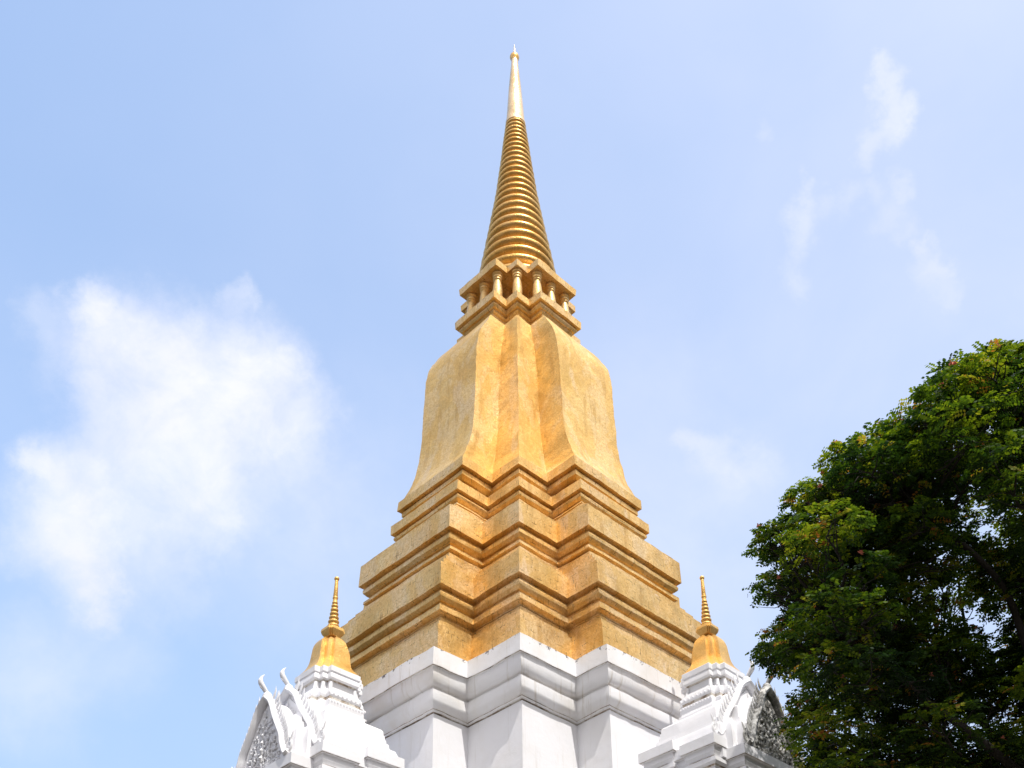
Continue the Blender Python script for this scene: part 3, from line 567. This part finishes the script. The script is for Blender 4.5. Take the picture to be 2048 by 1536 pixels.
m, nt, b = newmat('leaf'); g = NT(nt)
at = g.n('ShaderNodeAttribute', attribute_name='tone', attribute_type='GEOMETRY')
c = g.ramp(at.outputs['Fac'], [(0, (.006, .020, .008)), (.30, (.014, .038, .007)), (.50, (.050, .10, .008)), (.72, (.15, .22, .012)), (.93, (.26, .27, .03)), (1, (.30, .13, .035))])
g.l(c, b.inputs['Base Color']); b.inputs['Roughness'].default_value = .55; b.inputs['Specular IOR Level'].default_value = .25
tr = g.n('ShaderNodeBsdfTranslucent'); g.l(g.mix(1.0, c, (2.2, 2.0, 1.0), 'MULTIPLY'), tr.inputs[0])
ms = g.n('ShaderNodeMixShader'); ms.inputs[0].default_value = .38
out = [n for n in nt.nodes if n.type == 'OUTPUT_MATERIAL'][0]
g.l(b.outputs[0], ms.inputs[1]); g.l(tr.outputs[0], ms.inputs[2]); g.l(ms.outputs[0], out.inputs[0])
M_LEAF = m
m, nt, b = newmat('bark'); g = NT(nt); tc = g.n('ShaderNodeTexCoord')
nz = g.noise(g.scale(tc.outputs['Object'], 3, 3, .7), 3.0, 6, .7)
g.l(g.ramp(nz, [(.3, (.010, .008, .006)), (.7, (.030, .023, .017))]), b.inputs['Base Color']); b.inputs['Roughness'].default_value = .9
g.l(g.bump(nz, .04, .8), b.inputs['Normal']); M_BARK = m
m, nt, b = newmat('blossom'); b.inputs['Base Color'].default_value = (.66, .20, .13, 1); b.inputs['Roughness'].default_value = .6; M_BLOOM = m
TB = Vector((12.2, 20.5, 0))
tree = empty('rain_tree', 'big dark green tree with pinkish blossoms, spreading in from the right edge', 'tree', TB)
def rel(p): return Vector(p) - TB
# trunk and forks
forks = {}
mb = MB()
trunk = spline([(0, 0, -.3), (.1, .1, 1.5), (-.1, .25, 3.4), (-.3, .4, 5.4)], 6)
tube(mb, trunk, [.62 - .22 * i / len(trunk) + (.25 * max(0, 1 - i / 4)) for i in range(len(trunk))], 16)
mb.build('trunk', [M_BARK], tree, 60, .03)
R = random.Random(11)
# group lobes to main limbs by k-means
P = np.array([l[:3] for l in LOBES]); K = 9
cen = P[RNG.choice(len(P), K, replace=False)]
for _ in range(25):
    d = ((P[:, None] - cen[None]) ** 2).sum(2); lab = d.argmin(1)
    for k in range(K):
        if (lab == k).any(): cen[k] = P[lab == k].mean(0)
fork = Vector(trunk[-1]) + TB
def wob(a, b_, n, amp, sag=0):
    a, b_ = Vector(a), Vector(b_); pts = [a]
    L = (b_ - a).length
    for k in range(1, n):
        t = k / n
        pts.append(a.lerp(b_, t) + Vector((R.gauss(0, 1), R.gauss(0, 1), R.gauss(0, .7))) * amp * L * math.sin(math.pi * t) + Vector((0, 0, sag * L * math.sin(math.pi * t))))
    return pts + [b_]
tw = MB()
for k in range(K):
    c = Vector(cen[k]); mine = [LOBES[i] for i in range(len(LOBES)) if lab[i] == k]
    end = c + Vector((.5, -.3, -.6))
    lim = spline(wob(fork, end, 5, .05, .06), 6); n = len(lim)
    mb = MB(); tube(mb, [rel(p) for p in lim], [.15 - .10 * i / n for i in range(n)], 10)
    lb = mb.build('limb', [M_BARK], tree, 60)
    mb = MB()
    for (x, y, z, r) in mine:
        tgt = Vector((x, y, z - .15))
        # leave from the nearest point of the limb that is closer to the trunk
        cand = sorted(lim[n // 3:], key=lambda p: (Vector(p) - tgt).length + .25 * (Vector(p) - fork).length)
        s0 = Vector(cand[0])
        br = spline(wob(s0, tgt, 4, .07, .03), 3); q = len(br)
        r0 = min(.075, .02 + .012 * (tgt - s0).length)
        tube(mb, [rel(p) for p in br], [r0 * (1 - .75 * i / q) for i in range(q)], 6)
        for _ in range(6):
            a_ = Vector(br[R.randrange(q // 2, q)])
            e_ = tgt + Vector((R.uniform(-1, 1), R.uniform(-1, 1), R.uniform(-.3, .6))) * r
            b3 = spline(wob(a_, e_, 3, .08), 2); q3 = len(b3)
            tube(mb, [rel(p) for p in b3], [.016 * (1 - .7 * i / q3) for i in range(q3)], 4)
    mb.build('branch', [M_BARK], lb, 60)
# foliage: feathery drooping sprays of small leaflets
verts = []; tones = []
def spray(p, d, L, tone, nl, droop):
    global verts
    d = d.normalized(); side = d.cross(Vector((0, 0, 1)))
    side = side.normalized() if side.length > .05 else Vector((1, 0, 0))
    roll = R.uniform(-.35, .35)
    for k in range(nl):
        t = (k + .5) / nl
        c = p + d * (L * t) + Vector((0, 0, -droop * L * t * t))
        ax = (d + Vector((0, 0, -2 * droop * t))).normalized()
        for sg in (1, -1):
            w = side * sg * math.cos(roll) + ax.cross(side) * sg * math.sin(roll)
            w = (w + ax * .35 + Vector((0, 0, -.08 - .3 * R.random()))).normalized()
            ll = R.uniform(.085, .125) * (1.05 - .5 * abs(t - .45)); lw = ll * .30
            e = w.cross(ax).normalized(); f_ = w.cross(e)
            f_ = (f_ * math.cos(.5) + e * math.sin(R.uniform(-.9, .9))).normalized()
            verts += [c, c + w * ll * .5 + f_ * lw, c + w * ll, c + w * ll * .5 - f_ * lw]
            tones.append(min(1, max(0, tone + R.gauss(0, .07))))
for (x, y, z, r) in LOBES:
    C = Vector((x, y, z)); n = int(104 * r * r + 27 * r)
    lt = R.gauss(.35, .13)
    for k in range(n):
        # umbrella-shaped puff: mostly on the upper dome, some inside
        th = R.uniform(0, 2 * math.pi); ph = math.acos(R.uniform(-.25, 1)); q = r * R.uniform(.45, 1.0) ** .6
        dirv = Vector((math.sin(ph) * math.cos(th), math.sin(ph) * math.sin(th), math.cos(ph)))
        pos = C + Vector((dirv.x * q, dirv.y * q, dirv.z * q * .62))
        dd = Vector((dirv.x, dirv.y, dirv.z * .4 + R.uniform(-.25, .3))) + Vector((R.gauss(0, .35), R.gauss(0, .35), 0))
        top = max(0, dirv.z) * q / r  # lightens leaf colour towards puff tops: sunlit rims painted in
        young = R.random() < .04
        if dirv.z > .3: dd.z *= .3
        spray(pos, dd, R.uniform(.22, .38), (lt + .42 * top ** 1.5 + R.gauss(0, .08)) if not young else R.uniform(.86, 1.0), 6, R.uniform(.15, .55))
V = np.array([tuple(v - TB) for v in verts], dtype=np.float32); nq = len(V) // 4
me = bpy.data.meshes.new('crown'); me.vertices.add(nq * 4); me.vertices.foreach_set('co', V.ravel())
me.loops.add(nq * 4); me.loops.foreach_set('vertex_index', np.arange(nq * 4, dtype=np.int32))
me.polygons.add(nq); me.polygons.foreach_set('loop_start', np.arange(nq, dtype=np.int32) * 4)
me.polygons.foreach_set('loop_total', np.full(nq, 4, dtype=np.int32))
me.update(calc_edges=True)
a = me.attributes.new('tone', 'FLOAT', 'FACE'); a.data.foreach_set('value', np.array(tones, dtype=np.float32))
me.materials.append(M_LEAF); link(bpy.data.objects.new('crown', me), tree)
print('leaf quads', nq)
# blossoms: small pinkish powder-puff tufts on the upper side of the puffs
mb = MB()
for k in range(26):
    th = R.uniform(0, 6.28); ph = R.uniform(0, 1.35)
    d = Vector((math.sin(ph) * math.cos(th), math.sin(ph) * math.sin(th), math.cos(ph)))
    tube(mb, [d * .01, d * R.uniform(.05, .085)], [.008, .012], 4)
bl0 = None
cl = [l for l in LOBES if l[3] < .6] + R.sample([l for l in LOBES if l[3] >= .6], 70)
R.shuffle(cl)
for i, (x, y, z, r) in enumerate(cl[:95]):
    th = R.uniform(3.6, 5.9); q = R.uniform(.3, .95)
    p = Vector((x + r * q * math.cos(th), y + r * q * math.sin(th), z + r * .66 * math.sqrt(max(.05, 1 - q * q)) + .05))
    if bl0 is None: bl0 = mb.build('blossom', [M_BLOOM], tree, 60); o = bl0
    else: o = bl0.copy(); COL.objects.link(o); o.parent = tree
    o.location = p - TB; o.rotation_euler = (R.uniform(-.5, .5), R.uniform(-.5, .5), R.uniform(0, 6))
    s = R.uniform(.8, 1.5); o.scale = (s, s, s * .8)

# ------------------------------------------------------------------ belt of trees added below the frame to block light from the horizon
mb = MB(); N = 260; RW = 9
for j in range(RW):
    for i in range(N):
        an = 2 * math.pi * i / N; v = j / (RW - 1)
        hh = 17 + 5 * noise.noise(Vector((math.cos(an) * 6, math.sin(an) * 6, 3))) + 2.5 * noise.noise(Vector((math.cos(an) * 21, math.sin(an) * 21, 1)))
        rr_ = 74 + 7 * (v ** 3) + 4 * noise.noise(Vector((math.cos(an) * 14, math.sin(an) * 14, v * 4))) + R.uniform(-.6, .6)
        mb.v.append((rr_ * math.cos(an), 20 + rr_ * math.sin(an), hh * v ** .8 + R.uniform(-.4, .4) * (0 < j)))
for j in range(RW - 1):
    for i in range(N):
        i2 = (i + 1) % N
        mb.quad([j * N + i, (j + 1) * N + i, (j + 1) * N + i2, j * N + i2])
m, nt, b = newmat('added_foliage'); g = NT(nt); tc = g.n('ShaderNodeTexCoord')
g.l(g.ramp(g.noise(tc.outputs['Object'], .8, 6, .75), [(.35, (.012, .025, .008)), (.65, (.06, .09, .02))]), b.inputs['Base Color']); b.inputs['Roughness'].default_value = .8
wd = mb.build('added_wood', [m], None, 60); wd['kind'] = 'stuff'; wd['label'] = 'dense unseen belt of trees, added to block light from the horizon'; wd['category'] = 'trees'

# ------------------------------------------------------------------ sun, sky
Sl = Vector((1.0, .28, 1.65))
Sw = L2W(Sl.x, Sl.y, Sl.z) - L2W(0, 0, 0); Sw.normalize()
ld = bpy.data.lights.new('sun', 'SUN'); ld.energy = 2.3; ld.angle = math.radians(.53); ld.color = (1, .96, .90)
lo = bpy.data.objects.new('sun', ld); link(lo); lo.rotation_euler = (-Sw).to_track_quat('-Z', 'Y').to_euler()
w = bpy.data.worlds.new('World'); SC.world = w; w.use_nodes = True
nt = w.node_tree; nt.nodes.clear(); g = NT(nt)
sky = g.n('ShaderNodeTexSky', sky_type='NISHITA', sun_disc=False)
sky.sun_elevation = math.asin(Sw.z); sky.sun_rotation = math.atan2(Sw.x, Sw.y); sky.altitude = 0
sky.air_density = 1.0; sky.dust_density = 1.6; sky.ozone_density = 1.0
tc = g.n('ShaderNodeTexCoord'); dr = tc.outputs['Generated']
nm = g.n('ShaderNodeVectorMath', operation='NORMALIZE'); g.l(dr, nm.inputs[0]); dr = nm.outputs[0]
# thin high veil, thicker towards the right of the view, with soft banks
def dotdir(v):
    d = g.n('ShaderNodeVectorMath', operation='DOT_PRODUCT'); g.l(dr, d.inputs[0]); d.inputs[1].default_value = v; return d.outputs['Value']
CL = [(-0.374,0.611,0.698,0.0215,1.00),(-0.363,0.629,0.687,0.0348,1.00),(-0.338,0.646,0.685,0.0415,1.00),(-0.308,0.664,0.682,0.0465,1.00),(-0.279,0.674,0.684,0.0415,1.00),(-0.253,0.676,0.692,0.0239,0.80),(-0.255,0.702,0.665,0.0384,0.90),(-0.292,0.698,0.654,0.0478,1.00),(-0.321,0.688,0.651,0.0468,1.00),(-0.355,0.672,0.650,0.0455,1.00),(-0.383,0.639,0.667,0.0253,0.80),(-0.418,0.600,0.682,0.0206,0.40),(-0.406,0.618,0.674,0.0246,0.40),(-0.284,0.620,0.731,0.0121,0.45),(-0.280,0.631,0.724,0.0092,0.40),(-0.341,0.708,0.618,0.0507,0.90),(-0.312,0.719,0.621,0.0477,0.80),(-0.379,0.695,0.610,0.0453,0.85),(-0.420,0.683,0.598,0.0344,1.00),(-0.441,0.668,0.599,0.0210,0.90),(-0.412,0.709,0.573,0.0444,1.00),(-0.406,0.733,0.546,0.0375,1.00),(-0.396,0.749,0.532,0.0245,0.90),(-0.438,0.701,0.563,0.0360,0.80),(-0.357,0.731,0.581,0.0467,0.70),(-0.358,0.753,0.552,0.0431,0.45),(-0.460,0.757,0.465,0.0507,0.40),(-0.412,0.767,0.492,0.0454,0.30),(-0.268,0.742,0.615,0.0618,0.45),(-0.250,0.777,0.578,0.0674,0.30),(-0.250,0.730,0.636,0.0287,0.50),(-0.451,0.787,0.422,0.0218,0.15),(0.222,0.524,0.823,0.0073,0.50),(0.227,0.530,0.817,0.0099,0.65),(0.233,0.539,0.810,0.0115,0.68),(0.237,0.548,0.802,0.0115,0.68),(0.235,0.558,0.796,0.0112,0.65),(0.229,0.569,0.790,0.0102,0.50),(0.226,0.579,0.783,0.0076,0.29),(0.125,0.522,0.844,0.0060,0.36),(0.185,0.597,0.781,0.0074,0.36),(0.180,0.608,0.773,0.0106,0.50),(0.176,0.620,0.765,0.0131,0.58),(0.174,0.631,0.756,0.0136,0.50),(0.169,0.643,0.747,0.0125,0.36),(0.197,0.610,0.768,0.0090,0.25),(0.212,0.603,0.769,0.0105,0.25),(0.231,0.598,0.767,0.0104,0.25),(0.253,0.590,0.767,0.0095,0.36),(0.250,0.604,0.756,0.0119,0.29),(0.266,0.611,0.746,0.0103,0.32),(0.279,0.620,0.733,0.0084,0.50),(0.286,0.628,0.723,0.0103,0.50),(0.292,0.637,0.713,0.0088,0.32),(0.279,0.634,0.722,0.0119,0.29),(0.091,0.746,0.660,0.0159,0.58),(0.107,0.757,0.645,0.0220,0.61),(0.129,0.758,0.639,0.0202,0.43),(0.141,0.765,0.628,0.0168,0.29),(0.111,0.773,0.625,0.0204,0.32),(0.146,0.574,0.806,0.0089,0.22),(-0.212,0.754,0.621,0.0849,0.20),(0.057,0.796,0.603,0.0876,0.30),(0.049,0.725,0.687,0.0684,0.20)]
n1 = g.n('ShaderNodeTexNoise', _Scale=9.0, _Detail=9, _Roughness=.66); g.l(dr, n1.inputs['Vector'])
sub = g.n('ShaderNodeVectorMath', operation='SUBTRACT'); g.l(n1.outputs['Color'], sub.inputs[0]); sub.inputs[1].default_value = (.5, .5, .5)
scl = g.n('ShaderNodeVectorMath', operation='SCALE'); scl.inputs['Scale'].default_value = .11; g.l(sub.outputs[0], scl.inputs[0])
ad = g.n('ShaderNodeVectorMath', operation='ADD'); g.l(dr, ad.inputs[0]); g.l(scl.outputs[0], ad.inputs[1]); dd = ad.outputs[0]
acc = None
for x, y, z, r, wt in CL:
    ds = g.n('ShaderNodeVectorMath', operation='DISTANCE'); g.l(dd, ds.inputs[0]); ds.inputs[1].default_value = (x, y, z)
    v = g.mr(ds.outputs['Value'], r * 1.75, r * .15, 0, wt)
    acc = v if acc is None else g.math('MAXIMUM', g.math('MULTIPLY', g.math('ADD', acc, v), .62), g.math('MAXIMUM', acc, v))
wisp = g.noise(dr, 16.0, 8, .62, .4)
big = g.noise(dr, 3.2, 5, .55, .3)
cl = g.math('MULTIPLY', acc, g.mr(wisp, .25, .68, .60, .94))
cl = g.math('MINIMUM', cl, 1.0)
veil = g.math('MULTIPLY', g.mr(dotdir((.80, .25, .45)), .05, .92, .0, .58), g.mr(big, .3, .7, .75, 1.1))
low = g.math('MULTIPLY', g.mr(big, .42, .66, 0, .18), g.mr(dotdir((0, 0, 1)), .82, .5, .1, .7))
sunside = g.mr(dotdir(tuple(Sw)), .50, .88, 0, .9)
veil = g.math('MINIMUM', g.math('ADD', veil, low), .9)
base = g.mix(g.math('ADD', veil, .0), g.mix(g.mr(dotdir((0, 0, 1)), .35, .75, .95, .58, 'LINEAR'), g.mix(1.0, sky.outputs[0], (1.5,1.5,1.6), 'MULTIPLY'), (2.9,4.1,6.2)), (4.9,5.2,6.4))
base = g.mix(g.mr(dotdir((0, -.98, .2)), -.15, .45, 0, .85), base, (4.5, 4.35, 4.7))
base = g.mix(sunside, base, (7.4, 7.2, 7.0))
shade = g.mr(g.noise(dr, 9.0, 5, .6), .35, .65, 0, .8)
colr = g.mix(cl, base, g.mix(shade, (5.7,5.8,6.3), (5.0, 5.2, 6.3)))
bg = g.n('ShaderNodeBackground', _Strength=.1); g.l(colr, bg.inputs[0])
wo = g.n('ShaderNodeOutputWorld'); g.l(bg.outputs[0], wo.inputs[0])

# ------------------------------------------------------------------ camera
F_, PIT, ROL, CX, CY = 2218.830515215115, 26.10796380838229, -3.0733111535717303, 1223.3056186061806, 1500.0
cd = bpy.data.cameras.new('camera'); cam = bpy.data.objects.new('camera', cd); link(cam); SC.camera = cam
cd.sensor_fit = 'HORIZONTAL'; cd.sensor_width = 36; cd.lens = F_ / 2048 * 36
cd.shift_x = (1024 - CX) / 2048; cd.shift_y = (CY - 768) / 2048
cd.clip_start = .1; cd.clip_end = 4000
rr = math.radians(ROL); pp = math.radians(PIT)
fwd = Vector((0, math.cos(pp), math.sin(pp))); up0 = Vector((0, -math.sin(pp), math.cos(pp))); rt0 = Vector((1, 0, 0))
# image is rotated by ROL: u' = u cos - v sin (v down)
rt = rt0 * math.cos(rr) + up0 * math.sin(rr) * 1.0
up = up0 * math.cos(rr) - rt0 * math.sin(rr)
cam.matrix_world = Matrix(((rt.x, up.x, -fwd.x, 0), (rt.y, up.y, -fwd.y, 0), (rt.z, up.z, -fwd.z, EYE), (0, 0, 0, 1)))
SC.render.engine = 'CYCLES'
SC.render.resolution_x = 1024; SC.render.resolution_y = 768
SC.view_settings.view_transform = 'Standard'; SC.view_settings.look = 'None'
SC.view_settings.exposure = 0.8; SC.view_settings.gamma = 1.0
SC.cycles.max_bounces = 8; SC.cycles.transparent_max_bounces = 8
